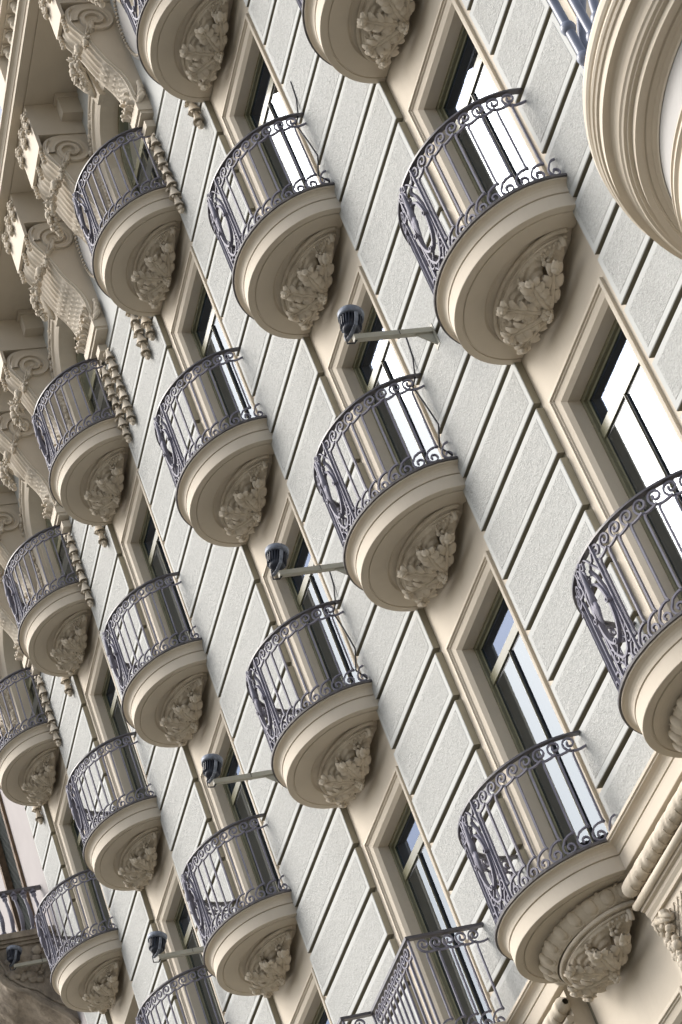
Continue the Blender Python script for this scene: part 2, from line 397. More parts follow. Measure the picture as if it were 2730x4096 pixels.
# ---------------------------------------------------------------- balconies
EA, EB = 0.955, 0.773      # half axes of the slab's lower edge
XO = 0.035                 # slabs sit slightly right of the strip centre
def ell(th, d): return ((EA + d) * cos(th), -(EB + d) * sin(th))
NSEG = 56
def slab_sweep(prof, mb, mi=0, smooth=False, mis=None, back=0.07, nseg=NSEG):
    rows = []
    x0, _ = 0, 0
    rows.append([(ell(0, d)[0], back, z) for d, z in prof])
    for i in range(nseg + 1):
        rows.append([ell(pi * i / nseg, d) + (z,) for d, z in prof])
    rows.append([(ell(pi, d)[0], back, z) for d, z in prof])
    mb.grid([r[::-1] for r in rows], mi, smooth, mis=mis)
def slab_mesh(low=False):
    m = MB(); T = 0.281
    under = [(0.0, 0.0), (-0.062, 0.0), (-0.066, 0.010), (-0.078, 0.010), (-0.082, -0.002)]
    if not low: under += [(-0.26, -0.004), (-0.285, 0.018), (-0.31, 0.02), (-0.36, 0.0), (-0.385, -0.02), (-0.40, -0.02)]
    else:
        for i in range(9):
            a = pi/2 * i/8; under.append((-0.10 - 0.17*sin(a), 0.06*sin(a*2)*0.3 + 0.0 - 0.035*(1-cos(a))))
        under += [(-0.29, -0.035)]
    prof = slabprof(0.0, T)[2:] + under[1:]
    slab_sweep(prof, m)
    # top and inner bottom
    for z, d in ((T - 0.03, 0.0), (under[-1][1], under[-1][0])):
        pts = [(ell(0, d)[0], 0.07, z)] + [ell(pi*i/NSEG, d) + (z,) for i in range(NSEG+1)] + [(ell(pi, d)[0], 0.07, z)]
        m.add(pts, [tuple(range(len(pts)))])
    return m.mesh('slab', BEIGE)
def flash_mesh():
    m = MB(); T = 0.281
    slab_sweep([(-0.2, T-0.012), (-0.2, T), (0.08, T), (0.093, T-0.004), (0.093, T-0.026), (0.066, T-0.030), (0.0, T - 0.030)], m)
    pts = [(ell(0, -.2)[0], 0.07, T-0.001)] + [ell(pi*i/NSEG, -.2) + (T-0.001,) for i in range(NSEG+1)] + [(ell(pi, -.2)[0], 0.07, T-0.001)]
    m.add(pts, [tuple(range(len(pts)))])
    # irregular drip edge
    for i, q in enumerate(m.v):
        if q[2] < T - 0.02 and hypot(q[0]/ (EA+.09), q[1]/(EB+.09)) > 0.98:
            m.v[i] = (q[0], q[1], q[2] - 0.006*abs(noise.noise(Vector((q[0]*9, q[1]*9, 0)))))
    return m.mesh('lead_edging', LEAD)
# acanthus leaf: spine from the root outwards, lobed margins, curled tip
def leaf_mesh(L, Wd, pairs=4, name='acanthus_leaf', arch=0.06):
    m = MB()
    def spine(v): return Vector((L*v - 0.06*max(0, v-.85)/.15*.6, 0, arch*sin(pi*v*0.8) + 0.05*v*v + 0.035*max(0, v-.8)/.2))
    def lobe(c, d, ln, w, th):
        d = d.normalized(); y = Vector((0,0,1)).cross(d).normalized(); z = d.cross(y)
        rows = []
        for i in range(9):
            t = i/8; ww = w*(sin(pi*min(1, t*0.9+.04))**0.7); q = c + d*ln*t + z*(0.03*sin(pi*t) + .02*t)
            rows.append([q + y*(ww*cos(2*pi*k/10)) + z*(th*(1-.3*t)*sin(2*pi*k/10) + 0.006*(abs(cos(2*pi*k/10))>.9)) for k in range(10)])
        m.grid(rows, 0, True, close=True)
    m.tube([spine(i/12) + Vector((0,0,0.012)) for i in range(13)], [0.030 - 0.016*i/12 for i in range(13)], 8)
    for i in range(pairs):
        v = 0.18 + 0.66*i/(pairs-1); ln = Wd*(0.75 + 0.45*sin(pi*v))
        for s_ in (-1, 1):
            lobe(spine(v) + Vector((0,0,-.008)), Vector((0.75, s_*1.0, 0.10)), ln, 0.030 + 0.010*sin(pi*v), 0.018)
            lobe(spine(v-.06) + Vector((0,0,-.014)), Vector((0.35, s_*1.0, -0.05)), ln*.62, 0.022, 0.014)
    lobe(spine(.86), Vector((1, 0, 0.25)), 0.09, 0.042, 0.024)
    m.ball(tuple(spine(1.0) + Vector((0.01,0,0.03))), 0.030, 8, sq=(.8,1.3,.8))
    return m.mesh(name, CARVE)
def corbel_mesh():
    # carved half bowl below the slab: ring at z=0 down to the rosette
    m = MB(); A, B = 0.66, 0.385; rows = []
    n, k = 110, 34
    for i in range(n + 1):
        th = pi * i / n; row = []
        for j in range(k + 1):
            t = j / k                     # 0 at the ring, 1 at the rosette
            rr = 1 - t
            z = -0.05 - 0.20 * t ** 1.25
            if t == 0: z = 0.01
            if 0 < t < 0.06: z = -0.03
            lf = 0.5 + 0.5*cos((th - pi/2)/radians(42)*2*pi)
            amp = 0.035 * sin(pi * min(1, t * 1.05)) 
            ser = 0.012 * abs(sin(t * 24 + 2.5*lf)) * (1 if t > .07 else 0)
            hole = sum(-0.11*math.exp(-((th-radians(a))*(1-t)/0.045)**4 - ((t-tc)/0.12)**4) for a, tc in ((31, .42), (69, .45), (111, .45), (149, .42)))
            off = amp * lf + ser + hole + 0.010*noise.noise(Vector((th*6, t*9, 1)))
            x = A * cos(th) * (rr + off*0.6) ; y = -B * sin(th) * (rr + off*0.9) - 0.015
            row.append((x, y, z - off * 0.9))
        rows.append(row)
    m.grid(rows, 0, True)
    # rim roll
    m.tube([(0.685*cos(pi*i/48), -0.405*sin(pi*i/48), -0.012) for i in range(49)], 0.022, 8)
    m.tube([(0.64*cos(pi*i/48), -0.37*sin(pi*i/48), -0.045) for i in range(49)], 0.014, 6)
    return m.mesh('carved_bowl', CARVE)
def rosette_mesh():
    m = MB(); rnd = random.Random(3)
    m.ball((0, -0.03, 0), 0.055, 10)
    for ring, (rr, n, s) in enumerate(((0.050, 7, 0.030), (0.030, 5, 0.026))):
        for i in range(n):
            a = 2*pi*i/n + ring
            m.ball((rr*cos(a), -0.045 - 0.022*ring, rr*sin(a)*1.1), s*(0.9+0.2*rnd.random()), 8)
    for i in range(5): m.ball((0.02*(i-2), -0.03, -0.075 - .008*(i%2)), 0.02, 6)
    return m.mesh('rosette', CARVE)
def beads_mesh():
    m = MB()
    for i in range(1, 30):
        th = pi * i / 30
        if 0.36*pi < th < 0.44*pi or 0.6*pi < th < .66*pi: continue
        m.ball((0.61*cos(th), -0.352*sin(th), -0.07), 0.018, 6)
    return m.mesh('bead_row', CARVE)
def ear_mesh():
    m = MB(); pts = []
    for i in range(22):
        a = radians(-60 + i*22); r = 0.058*(1 - i/21*0.75)
        pts.append((r*cos(a), -0.06 - 0.001*i, r*sin(a)))
    m.tube(pts, [0.024 - 0.010*i/21 for i in range(22)], 8); m.ball((0, -0.055, 0), 0.026, 8, sq=(1,1.5,1))
    for i in range(4): m.ball((-0.02 - 0.035*i, -0.09 - .012*i, 0.03-0.012*i), 0.030, 8, sq=(1.3, .8, 1))
    return m.mesh('scroll_ear', CARVE)
def fruit_mesh():
    m = MB(); rnd = random.Random(5)
    for i in range(7): m.ball((rnd.uniform(-.05,.05), rnd.uniform(-.05,.02), rnd.uniform(-.06,.06)), rnd.uniform(.022,.034), 8)
    return m.mesh('fruit_bunch', CARVE)
def egg_ring_mesh():
    m = MB(); A, B = 0.80, 0.53
    N = 11
    rows = []
    for i in range(61):
        th = pi*i/60
        rows.append([((A+o)*cos(th), -(B+o)*sin(th), z) for o, z in ((0.0, 0.0), (0.01, -0.02), (-0.01, -0.07), (-0.06, -0.12), (-0.10, -0.14))])
    m.grid(rows, 0, True)
    for i in range(N):
        th = pi*(i+0.5)/N; cx, cy = (A-0.02)*cos(th), -(B-0.02)*sin(th)
        e = MB(); e.ball((0,0,0), 0.066, 12, sq=(0.95, 0.6, 1.1))
        out = Vector((cos(th)/A, -sin(th)/B, 0)).normalized(); tan = Vector((-out.y, out.x, 0))
        up = (Vector((0,0,1))*0.82 + out*0.57).normalized(); nor = tan.cross(up)
        T = lambda q: (cx + tan.x*q[0] + nor.x*q[1] + up.x*q[2], cy + tan.y*q[0] + nor.y*q[1] + up.y*q[2], -0.065 + tan.z*q[0] + nor.z*q[1] + up.z*q[2])
        m.add([T(q) for q in e.v], e.f, 0, True)
        hoop = [(0.084*sin(a), -0.016, -0.086*cos(a)) for a in [radians(x) for x in range(-130, 131, 20)]]
        m.tube([T(q) for q in hoop], 0.014, 6)
        m.tube([T((0.105, -.02, .07)), T((0.105, -.03, -.06))], [0.016, 0.004], 5)
    return m.mesh('egg_moulding', CARVE)
D = 0.1345                                     # spacing of the bars
RA, RB = 1.0, 0.79                             # rail ellipse
def arc_table(a, b, n=1200):
    t = [0.0]; px, py = a, 0
    for i in range(1, n+1):
        th = pi*i/n; x, y = a*cos(th), -b*sin(th); t.append(t[-1] + hypot(x-px, y-py)); px, py = x, y
    return t
TAB = arc_table(RA, RB)
def rail_at(s):
    import bisect
    i = max(1, min(len(TAB)-1, bisect.bisect_left(TAB, s))); f = (s - TAB[i-1]) / (TAB[i]-TAB[i-1]); th = pi*(i-1+f)/(len(TAB)-1)
    x, y = RA*cos(th), -RB*sin(th); tx, ty = -RA*sin(th), -RB*cos(th); L = hypot(tx, ty)
    return x, y, math.atan2(ty/L, tx/L)
def spiral(cx, cz, a0, a1, r0, r1, n=20): return [(cx + (r0+(r1-r0)*i/n)*cos(radians(a0+(a1-a0)*i/n)), cz + (r0+(r1-r0)*i/n)*sin(radians(a0+(a1-a0)*i/n))) for i in range(n+1)]
def baluster_mesh(sg, link_tail=True):
    # local +x*sg points away from the wall end; the scroll's tail reaches back towards the wall
    m = MB(); bw, bd = 0.0165, 0.022
    X = lambda pts: [(-sg*a, b) for a, b in pts]
    m.ribbon(X([(0.012, 0.165), (0.004, 0.185), (0, 0.205), (0, 0.84), (0.006, 0.868), (0.016, 0.884)]), bw, bd)
    ts = [(D, 0.898), (D*0.65, 0.884), (D*0.3, 0.879), (0.0, 0.886), (-0.030, 0.902)] if link_tail else [(0.0, 0.886), (-0.030, 0.902)]
    sp_ = spiral(0.004, 0.962, 215, -240, 0.062, 0.013, 22)
    m.ribbon(X(ts + sp_), [0.0155]*(len(ts)+len(sp_)-3) + [0.018, 0.022, 0.024], bd)
    lo = [(0.014, 0.168), (-0.012, 0.176), (-0.05, 0.168), (-0.088, 0.148)]
    s2 = spiral(-0.066, 0.064, 128, 600, 0.068, 0.012, 24)
    m.ribbon(X(lo + s2), [0.0155]*(len(lo)+len(s2)-3) + [0.018, 0.022, 0.024], bd)
    return m.mesh('baluster', IRON)
def endhook_mesh(sg):
    m = MB(); X = lambda pts: [(-sg*a, b) for a, b in pts]
    m.ribbon(X([(0.0, 0.205), (-0.02, 0.2), (-0.045, 0.185), (-0.07, 0.15)] + spiral(-0.045, 0.066, 150, 560, 0.06, 0.012, 20)), 0.0155, 0.022)
    return m.mesh('end_scroll', IRON)
def medallion_mesh():
    m = MB(); h = 0.178
    for s in (-1, 1):
        m.ribbon([(s*h, 0.012), (s*h, 1.03)], 0.015, 0.022)
        # tapering strap from the top corner to the foot
        m.ribbon([(s*0.03, 0.90), (s*0.085, 0.80), (s*0.135, 0.62), (s*0.150, 0.42), (s*0.125, 0.24), (s*0.06, 0.15), (0, 0.13)], 0.020, 0.03)
        m.ribbon([(s*0.02, 0.86), (s*0.06, 0.92), (s*0.12, 0.93), (s*0.165, 0.99)], 0.013, 0.02)
        m.ribbon([(s*0.175, 0.80), (s*0.10, 0.90), (s*0.05, 0.98), (s*0.01, 1.02)], 0.012, 0.02)
        m.ribbon([(s*0.01, 0.14), (s*0.06, 0.10), (s*0.09, 0.05)] + [(s*a, b) for a, b in spiral(0.06, 0.05, 20, -400, 0.035, 0.008, 14)], 0.013, 0.02)
        m.ribbon([(s*a, b) for a, b in spiral(0.13, 0.20, 90, -300, 0.05, 0.01, 16)], 0.012, 0.02)
        m.ribbon([(s*0.165, 0.30), (s*0.10, 0.22), (s*0.02, 0.30)], 0.012, 0.02)
    return m.mesh('medallion_straps', IRON)
def ring_mesh():
    m = MB()
    m.ribbon([(0.135*sin(2*pi*i/40), 0.52 - 0.26*cos(2*pi*i/40)) for i in range(41)], 0.020, 0.034, y=-0.02)
    for s in (-1, 1):
        m.ribbon([(s*0.140 + 0.019*sin(2*pi*i/12), 0.55 + 0.019*cos(2*pi*i/12)) for i in range(13)], 0.010, 0.04, y=-0.03)
    m.ribbon([(0.0 + 0.019*sin(2*pi*i/12), 0.265 + 0.019*cos(2*pi*i/12)) for i in range(13)], 0.010, 0.04, y=-0.03)
    return m.mesh('oval_ring', IRON)
def torch_mesh():
    m = MB()
    m.tube([(0.0, -0.05, 1.0), (0.0, -0.055, 0.93), (0, -0.055, 0.92), (0.0, -0.06, 0.88), (0.0, -0.065, 0.80), (0.0, -0.068, 0.70), (0.0, -0.07, 0.64), (0, -0.07, 0.63), (0.0, -0.07, 0.60)],
           [0.008, 0.012, 0.024, 0.018, 0.021, 0.026, 0.032, 0.024, 0.018], 10)
    for k, (dx, a) in enumerate(((-0.012, 0), (0.012, 1.6), (0, 3))):
        m.tube([(dx, -0.07, 0.62), (dx + 0.014*sin(a), -0.075, 0.56), (dx - 0.012*sin(a+.5), -0.07, 0.49), (dx*.3, -0.065, 0.42)], [0.018, 0.020, 0.014, 0.002], 6)
    m.ball((0, -0.055, 0.975), 0.02, 8)
    for s in (-1, 1):
        m.ribbon([(s*0.01, 0.93), (s*0.04, 0.965), (s*0.065, 0.95), (s*0.055, 0.905), (s*0.015, 0.92)], 0.012, 0.022, y=-0.055)
        m.tube([(s*0.015, -0.055, 0.92), (s*0.045, -0.06, 0.87), (s*0.035, -0.06, 0.82)], [0.009, 0.010, 0.003], 6)
    return m.mesh('torch', IRON)
def rail_mesh(zc, w, h, name, material, prof=None):
    m = MB(); rows = []
    for i in range(-1, 73):
        if i < 0: base = (RA, 0.02)
        elif i > 71: base = (-RA, 0.02)
        th = pi * max(0, min(71, i)) / 71
        pr = prof or [(-w/2, -h/2), (w/2, -h/2), (w/2, h/2*0.4), (w/2*0.5, h/2), (-w/2*.5, h/2), (-w/2, h/2*0.4)]
        rows.append([((RA+o)*cos(th), (-(RB+o)*sin(th)) if 0 <= i <= 71 else 0.02, zc + z) for o, z in pr])
    m.grid(rows, 0, False, close=True)
    return m.mesh(name, material)
SLAB, SLAB2, FLASH = slab_mesh(), slab_mesh(True), flash_mesh()
BOWL, ROSE, BEADS, EAR, FRUIT, EGG = corbel_mesh(), rosette_mesh(), beads_mesh(), ear_mesh(), fruit_mesh(), egg_ring_mesh()
LEAF = leaf_mesh(0.36, 0.115, 4); LEAFS = leaf_mesh(0.30, 0.09, 3, arch=0.04)
BAL = {1: baluster_mesh(1), -1: baluster_mesh(-1)}; HOOK = {1: endhook_mesh(1), -1: endhook_mesh(-1)}
MEDA, RING, TORCH = medallion_mesh(), ring_mesh(), torch_mesh()
HAND = rail_mesh(1.043, 0.056, 0.026, 'handrail', RAIL); FOOT = rail_mesh(0.010, 0.030, 0.010, 'foot_rail', IRON)
ws = MB(); ws.box(-0.09, 0.09, -0.07, 0.07, 0, 0.11); ws.add([(-.09,-.07,.11),(.09,-.07,.11),(.09,.07,.11),(-.09,.07,.11),(-.06,.02,.19),(.06,.02,.19),(.06,.07,.19),(-.06,.07,.19)], [(0,1,5,4),(1,2,6,5),(2,3,7,6),(3,0,4,7),(4,5,6,7)])
WBOX = ws.mesh('floor_box', WHITEB)
def ornament(parent, z):
    e = link('carved_bowl', BOWL, parent, (0, 0.0, z))
    link('rosette', ROSE, e, (0, -0.045, -0.27)); link('bead_row', BEADS, e, (0, 0, 0))['kind'] = 'stuff'
    for s in (-1, 1): link('scroll_ear', EAR, e, (s*0.60, 0.0, -0.085), (0, 0, 0), (s, 1, 1))
    for k, a in enumerate((14, 48, 90, 132, 166)):
        big = k in (1, 2, 3)
        # leaves spring from the rosette and lie on the bowl, tips curling out below the rim
        th = radians(a); x, y = 0.60*cos(th), -0.35*sin(th)
        o = link('acanthus_leaf', LEAF if big else LEAFS, e)
        X = Vector((x, y, 0.20)).normalized(); N = Vector((cos(th)*0.5, -sin(th)*0.8, -0.75)); N = (N - X*N.dot(X)).normalized(); Y = N.cross(X)
        base = Vector((0.07*cos(th), -0.05 - 0.05*sin(th), -0.255))
        o.matrix_local = Matrix(((X.x, Y.x, N.x, base.x), (X.y, Y.y, N.y, base.y), (X.z, Y.z, N.z, base.z), (0,0,0,1)))
        if not big: o.scale = (1.45, 1, 1)
    for a in (31, 69, 111, 149): link('fruit_bunch', FRUIT, e, (0.54*cos(radians(a)), -0.315*sin(radians(a)) , -0.105), (0, 0, a), (0.7, 0.7, 0.7))
def railing(t, z0):
    link('handrail', HAND, t, (0, 0, z0)); link('foot_rail', FOOT, t, (0, 0, z0))
    tot = TAB[-1]
    for side in (1, -1):
        for i in range(1, 10):
            s = i * D if side == 1 else tot - i * D
            x, y, a = rail_at(s)
            link('baluster', BAL[side], t, (x, y, z0), (0, 0, a))
        x, y, a = rail_at(0.012 if side == 1 else tot - 0.012); link('end_scroll', HOOK[side], t, (x, y, z0), (0, 0, a))
    x, y, a = rail_at(tot / 2)
    e = link('medallion_straps', MEDA, t, (x, y - 0.004, z0), (0, 0, pi + a if abs(a) > 2 else a))
    link('oval_ring', RING, e); link('torch', TORCH, e)
SCALE_X = 1.0
def balcony(c, r):
    n = ROWCOLS[r].index(c) + 1; z = ZB[r]
    extra = {('c', 'T'): ', cut by the top edge', ('b', '4'): ', cut by the top edge', ('f', '3'): ', cut by the bottom edge', ('b', '2'): ', cut by the right edge', ('c', '2'): ', on an egg-carved ring'}.get((c, r), '')
    t = thing('balcony', '%s rounded balcony from left in the %s%s' % (ORD[n], ROWNAME[r], extra), 'balcony', (XC[c] + XO, 0, z), 'rounded balconies with scrolled iron railings')
    link('slab', SLAB2 if r == '2' else SLAB, t); link('lead_edging', FLASH, t)
    railing(t, 0.283)
    if r == '2':
        link('egg_moulding', EGG, t, (-0.035, 0, -0.01)); ornament(t, -0.16)
    else: ornament(t, -0.004)
    rnd = random.Random(ord(c) * 7 + ord(r))
    fb = link('floor_box', WBOX, None, (XC[c] - 0.02 + rnd.uniform(-.05, .05), -0.10, z + 0.283), (0, 0, rnd.uniform(-.3, .3)))
    tag(fb, 'small white box on the floor of the %s balcony from left in the %s' % (ORD[n], ROWNAME[r]), 'floor box', 'small white boxes on the balcony floors')
for r in ('T', '4', '3'):
    for c in ROWCOLS[r]: balcony(c, r)
for c in 'cb': balcony(c, '2')

# stepped rectangular balcony, lowest row, third from right
def straight_balcony():
    xc = XC['d']; z0 = ZB['2'] + 0.281
    t = thing('balcony', 'stepped straight-sided balcony at the bottom edge, left of the egg-carved one', 'balcony', (xc, 0, z0), 'straight balconies')
    pts = [(1.357, 0.0), (1.357, -0.78), (-0.09, -0.78), (-0.09, -1.10), (-3.0, -1.10)]
    h = MB(); f = MB()
    for (a, b_) in zip(pts[:-1], pts[1:]):
        dx, dy = b_[0]-a[0], b_[1]-a[1]; L = hypot(dx, dy); ux, uy = dx/L, dy/L; e = 0.028
        for mb, zz, hh, w in ((h, 1.02, 0.03, 0.028), (f, 0.004, 0.012, 0.016)):
            x0, y0, x1, y1 = a[0]-ux*w*0.99, a[1]-uy*w*0.99, b_[0]+ux*w*0.99, b_[1]+uy*w*0.99
            px, py = -uy*w, ux*w
            k = 0.0004 * len(mb.v)/8
            mb.add([(x0+px, y0+py, zz+k), (x1+px, y1+py, zz+k), (x1-px, y1-py, zz+k), (x0-px, y0-py, zz+k), (x0+px, y0+py, zz+hh+k), (x1+px, y1+py, zz+hh+k), (x1-px, y1-py, zz+hh+k), (x0-px, y0-py, zz+hh+k)],
                   [(0,3,2,1),(4,5,6,7),(0,1,5,4),(1,2,6,5),(2,3,7,6),(3,0,4,7)])
        n = max(2, round(L / D)); ang = math.atan2(dy, dx)
        for i in range(1, n):
            s = L * i / n
            link('baluster', BAL[1], t, (a[0]+ux*s, a[1]+uy*s, -0.015), (0, 0, ang))
        link('corner_post', CPOST, t, (b_[0], b_[1], 0))
    build(h, 'handrail', RAIL, t); build(f, 'foot_rail', IRON, t)
    s = MB(); s.box(-3.0, 1.44, -0.86, 0.05, -0.25, -0.002); s.box(-3.0, -0.02, -1.18, -0.862, -0.25, -0.002)
    build(s, 'slab', BEIGE, t)
cp = MB(); cp.box(-0.011, 0.011, -0.011, 0.011, 0, 1.03); CPOST = cp.mesh('corner_post', IRON)
straight_balcony()

# ---------------------------------------------------------------- consoles, festoons, cartouches, modillions
def console_mesh(wd):
    path = [(-0.165, 1.54), (-0.19, 1.62), (-0.195, 1.75), (-0.205, 1.90), (-0.235, 2.03), (-0.29, 2.16), (-0.36, 2.29), (-0.42, 2.45), (-0.465, 2.60), (-0.51, 2.74), (-0.57, 2.86), (-0.625, 2.97), (-0.655, 3.08), (-0.65, 3.19), (-0.60, 3.29), (-0.50, 3.36), (-0.36, 3.385)]
    # refine by midpoint subdivision
    P = path
    for _ in range(2):
        Q = [P[0]]
        for a, b_ in zip(P[:-1], P[1:]): Q += [(a[0]*.75+b_[0]*.25, a[1]*.75+b_[1]*.25), (a[0]*.25+b_[0]*.75, a[1]*.25+b_[1]*.75)]
        P = Q + [P[-1]]
    m = MB(); h = wd/2; nf = max(3, int(wd/0.085)); xs = [-h + wd*i/(nf*8) for i in range(nf*8+1)]
    rows = []
    for i, (y, z) in enumerate(P):
        a, b_ = P[max(i-1,0)], P[min(i+1,len(P)-1)]; ty, tz = b_[0]-a[0], b_[1]-a[1]; L = hypot(ty, tz) or 1; ny, nz = -tz/L, ty/L
        fl = 1 if z > 1.6 else 0
        row = []
        for x in xs:
            u = (x + h) / wd * nf; d = -0.028 * abs(sin(pi*u))**0.7 * fl
            if u < 0.25 or u > nf-0.25: d = 0
            if z < 2.35 and fl and 0.3 < u < nf-0.3:    # pierced lattice on the lower band
                d = -0.012 + (0.022 if (int(z/0.045)+int(u*2)) % 2 else 0.0)
            row.append((x, y + ny*d, z + nz*d))
        rows.append(row)
    m.grid([r[::-1] for r in rows], 0, True)
    back = 0.0
    for s in (-1, 1):
        poly = [(s*h, y, z) for y, z in P] + [(s*h, back, 3.385), (s*h, back, 1.54)]
        m.add(poly, [tuple(range(len(poly)))])
    m.box(-h-0.005, h+0.005, -0.185, 0.0, 1.40, 1.545); m.box(-h+0.01, h-0.015, -0.160, 0.0, 1.355, 1.40); m.box(-0.09, 0.09, -0.12, 0.0, 1.20, 1.31)
    m.add([(-h, -0.36, 3.385), (h, -0.36, 3.385), (h, 0, 3.385), (-h, 0, 3.385)], [(0,3,2,1)])
    # side bands: raised spiral of the volute and a rib along the S
    for s in (-1, 1):
        rows = []
        for i in range(72):
            a = radians(185 - i/71*720); f = i/71; r = 0.225*(1-f)**0.9 + 0.035; w_ = 0.040*(1-f) + 0.016
            c0, s0 = cos(a), sin(a); xo = s*(h + 0.004); xi = s*(h + 0.040)
            ry, rz = 1.0, 0.92
            rows.append([(xo, -0.30 + (r+w_)*c0, 3.06 + (r+w_)*s0*rz), (xi, -0.30 + (r+w_*.8)*c0, 3.06 + (r+w_*.8)*s0*rz), (xi - s*0.006, -0.30 + r*c0, 3.06 + r*s0*rz), (xi, -0.30 + (r-w_*.8)*c0, 3.06 + (r-w_*.8)*s0*rz), (xo, -0.30 + (r-w_)*c0, 3.06 + (r-w_)*s0*rz)])
        m.grid(rows, 0, False)
        m.ball((s*(h+0.01), -0.30, 3.04), 0.04, 10)
        m.tube([(s*(h+0.004), y+0.045, z) for y, z in P if 1.62 < z < 3.3], 0.016, 6)
    return m.mesh('scroll', BEIGE)
def fruit_swag_mesh(wd):
    m = MB(); rnd = random.Random(11); e = wd/2 - 0.18
    path = [(0.20+e, -0.32, 3.03, .025), (0.205+e, -0.37, 2.88, .035), (0.17+e, -0.46, 2.74, .06), (0.06+e*.6, -0.56, 2.62, .085), (-0.02+e*.2, -0.62, 2.50, .105), (-0.07-e*.2, -0.64, 2.38, .10), (-0.10-e*.6, -0.62, 2.28, .075), (-0.10-e*.7, -0.56, 2.19, .04)]
    for i in range(130 if wd < .5 else 190):
        f = (rnd.random()**0.85) * (len(path)-1.001); k = int(f); t = f-k; a, b_ = path[k], path[k+1]
        q = [a[j]*(1-t)+b_[j]*t for j in range(4)]; ph, cz = rnd.uniform(0, 2*pi), rnd.uniform(-1, 1)
        rr = q[3]; big = rnd.random() < 0.16
        m.ball((q[0]+rr*cos(ph)*.9, q[1]-rr*abs(sin(ph))*.75, q[2]+rr*cz*.5), (0.036 + .02*rnd.random())*min(1, rr/.05) if big else rnd.uniform(.012,.024), 8, sq=(1, .9, rnd.uniform(.8, 1.4)))
    for i in range(26):   # leaves sticking out of the fruit
        f = rnd.uniform(1.5, len(path)-1.2); k = int(f); a = path[k]; d = Vector((rnd.uniform(-1,1), rnd.uniform(-.7,.1), rnd.uniform(-1,.6))).normalized()
        c0 = Vector(a[:3]); m.tube([c0, c0 + d*a[3]*.9, c0 + d*a[3]*1.5], [0.012, 0.028, 0.004], 6)
    for j in range(3):
        m.tube([(0.215+e, -0.31-0.02*j, 3.04), (0.22+e, -0.36-0.03*j, 2.93), (0.20+e, -0.42 - .03*j, 2.80)], [0.010, 0.018, 0.01], 6)
    return m.mesh('fruit_swag', CARVE)
def cap_leaves_mesh(wd):
    m = MB(); rnd = random.Random(4)
    def curl(x, y, z, dx, sc):
        m.tube([(x, y, z), (x+dx*.02, y-0.03*sc, z+0.06*sc), (x+dx*.04, y-0.075*sc, z+0.10*sc), (x+dx*.05, y-0.11*sc, z+0.09*sc), (x+dx*.05, y-0.115*sc, z+0.055*sc)], [0.022*sc, 0.034*sc, 0.036*sc, 0.028*sc, 0.010*sc], 8)
    for k in range(int(wd/0.075)):
        x0 = -wd/2 + 0.04 + k*0.075
        for lev in range(3): curl(x0 + rnd.uniform(-.02,.02), -0.16 - 0.01*lev, 1.55 + lev*0.085, rnd.uniform(-1,1), 0.9 - .12*lev + rnd.uniform(-.1,.1))
    for k in range(4):
        z = 1.54 + 0.07*k
        m.tube([(wd/2 - 0.01, -0.16+.02*k, z-.02), (wd/2+0.035, -0.12+.02*k, z+0.03), (wd/2+0.055, -0.07, z+0.08), (wd/2+0.03, -0.03, z+0.10)], [0.02, 0.036, 0.034, 0.008], 8)
    return m.mesh('leaf_collar', CARVE)
def bell_mesh():
    m = MB(); n = 15; prof = [(0.018, 0.0), (0.03, -0.015), (0.036, -0.05), (0.042, -0.10), (0.060, -0.14), (0.068, -0.155), (0.045, -0.150), (0.02, -0.145)]
    rows = []
    for k in range(n+1):
        a = 2*pi*k/n; pet = abs(cos(a*2.5))
        rows.append([(r*(0.86+0.2*pet*(i>2))*cos(a), r*(0.86+0.2*pet*(i>2))*sin(a)*0.85, z - (0.022*pet if 3 < i < 6 else 0)) for i, (r, z) in enumerate(prof)])
    m.grid(rows, 0, True); m.ball((0,0,-0.165), 0.022, 8); m.ball((0,0,0.0), 0.02, 8)
    for k in range(3): m.tube([(0.03*cos(2*k), 0.03*sin(2*k), -.01), (0.06*cos(2*k), 0.05*sin(2*k), -.03), (0.065*cos(2*k), 0.055*sin(2*k), -.06)], [0.012, 0.012, 0.003], 5)
    return m.mesh('bellflower', CARVE)
def berries_mesh():
    m = MB()
    for q in ((0, -0.02, -0.02), (-0.03, 0, -0.05), (0.03, -0.01, -0.045), (0, 0, -0.085), (0.0, .02, -.05)): m.ball(q, 0.030, 8)
    return m.mesh('berry_tip', CARVE)
CONS = {0.36: console_mesh(0.36), 0.71: console_mesh(0.71)}; SWAG = {0.36: fruit_swag_mesh(0.36), 0.71: fruit_swag_mesh(0.71)}
COLLAR = {0.36: cap_leaves_mesh(0.36), 0.71: cap_leaves_mesh(0.71)}; BELL, BERRY = bell_mesh(), berries_mesh()
def modillion_mesh(wd):
    m = MB(); h = wd/2 + 0.02
    m.box(-h, h, -0.70, 0.0, 3.39, 3.975); m.box(-h, h, -0.70, -0.655, 3.16, 3.389)
    return m.mesh('block', BEIGE)
def cluster_mesh():
    m = MB(); rnd = random.Random(9)
    for i in range(34):
        v = rnd.random(); m.ball((rnd.uniform(-.055,.055)*(1.1-.5*v), rnd.uniform(-.045,.0), -0.36*v), rnd.uniform(.018,.034), 7, sq=(1,.9,1.2))
    return m.mesh('leaf_drop', CARVE)
def knob_mesh():
    m = MB()
    for i in range(4): m.ball((0, 0, -0.06*i), 0.034, 8, sq=(1,1,.75))
    return m.mesh('bead_drop', CARVE)
MODI = {0.36: modillion_mesh(0.36), 0.71: modillion_mesh(0.71)}; CLUS, KNOB = cluster_mesh(), knob_mesh()
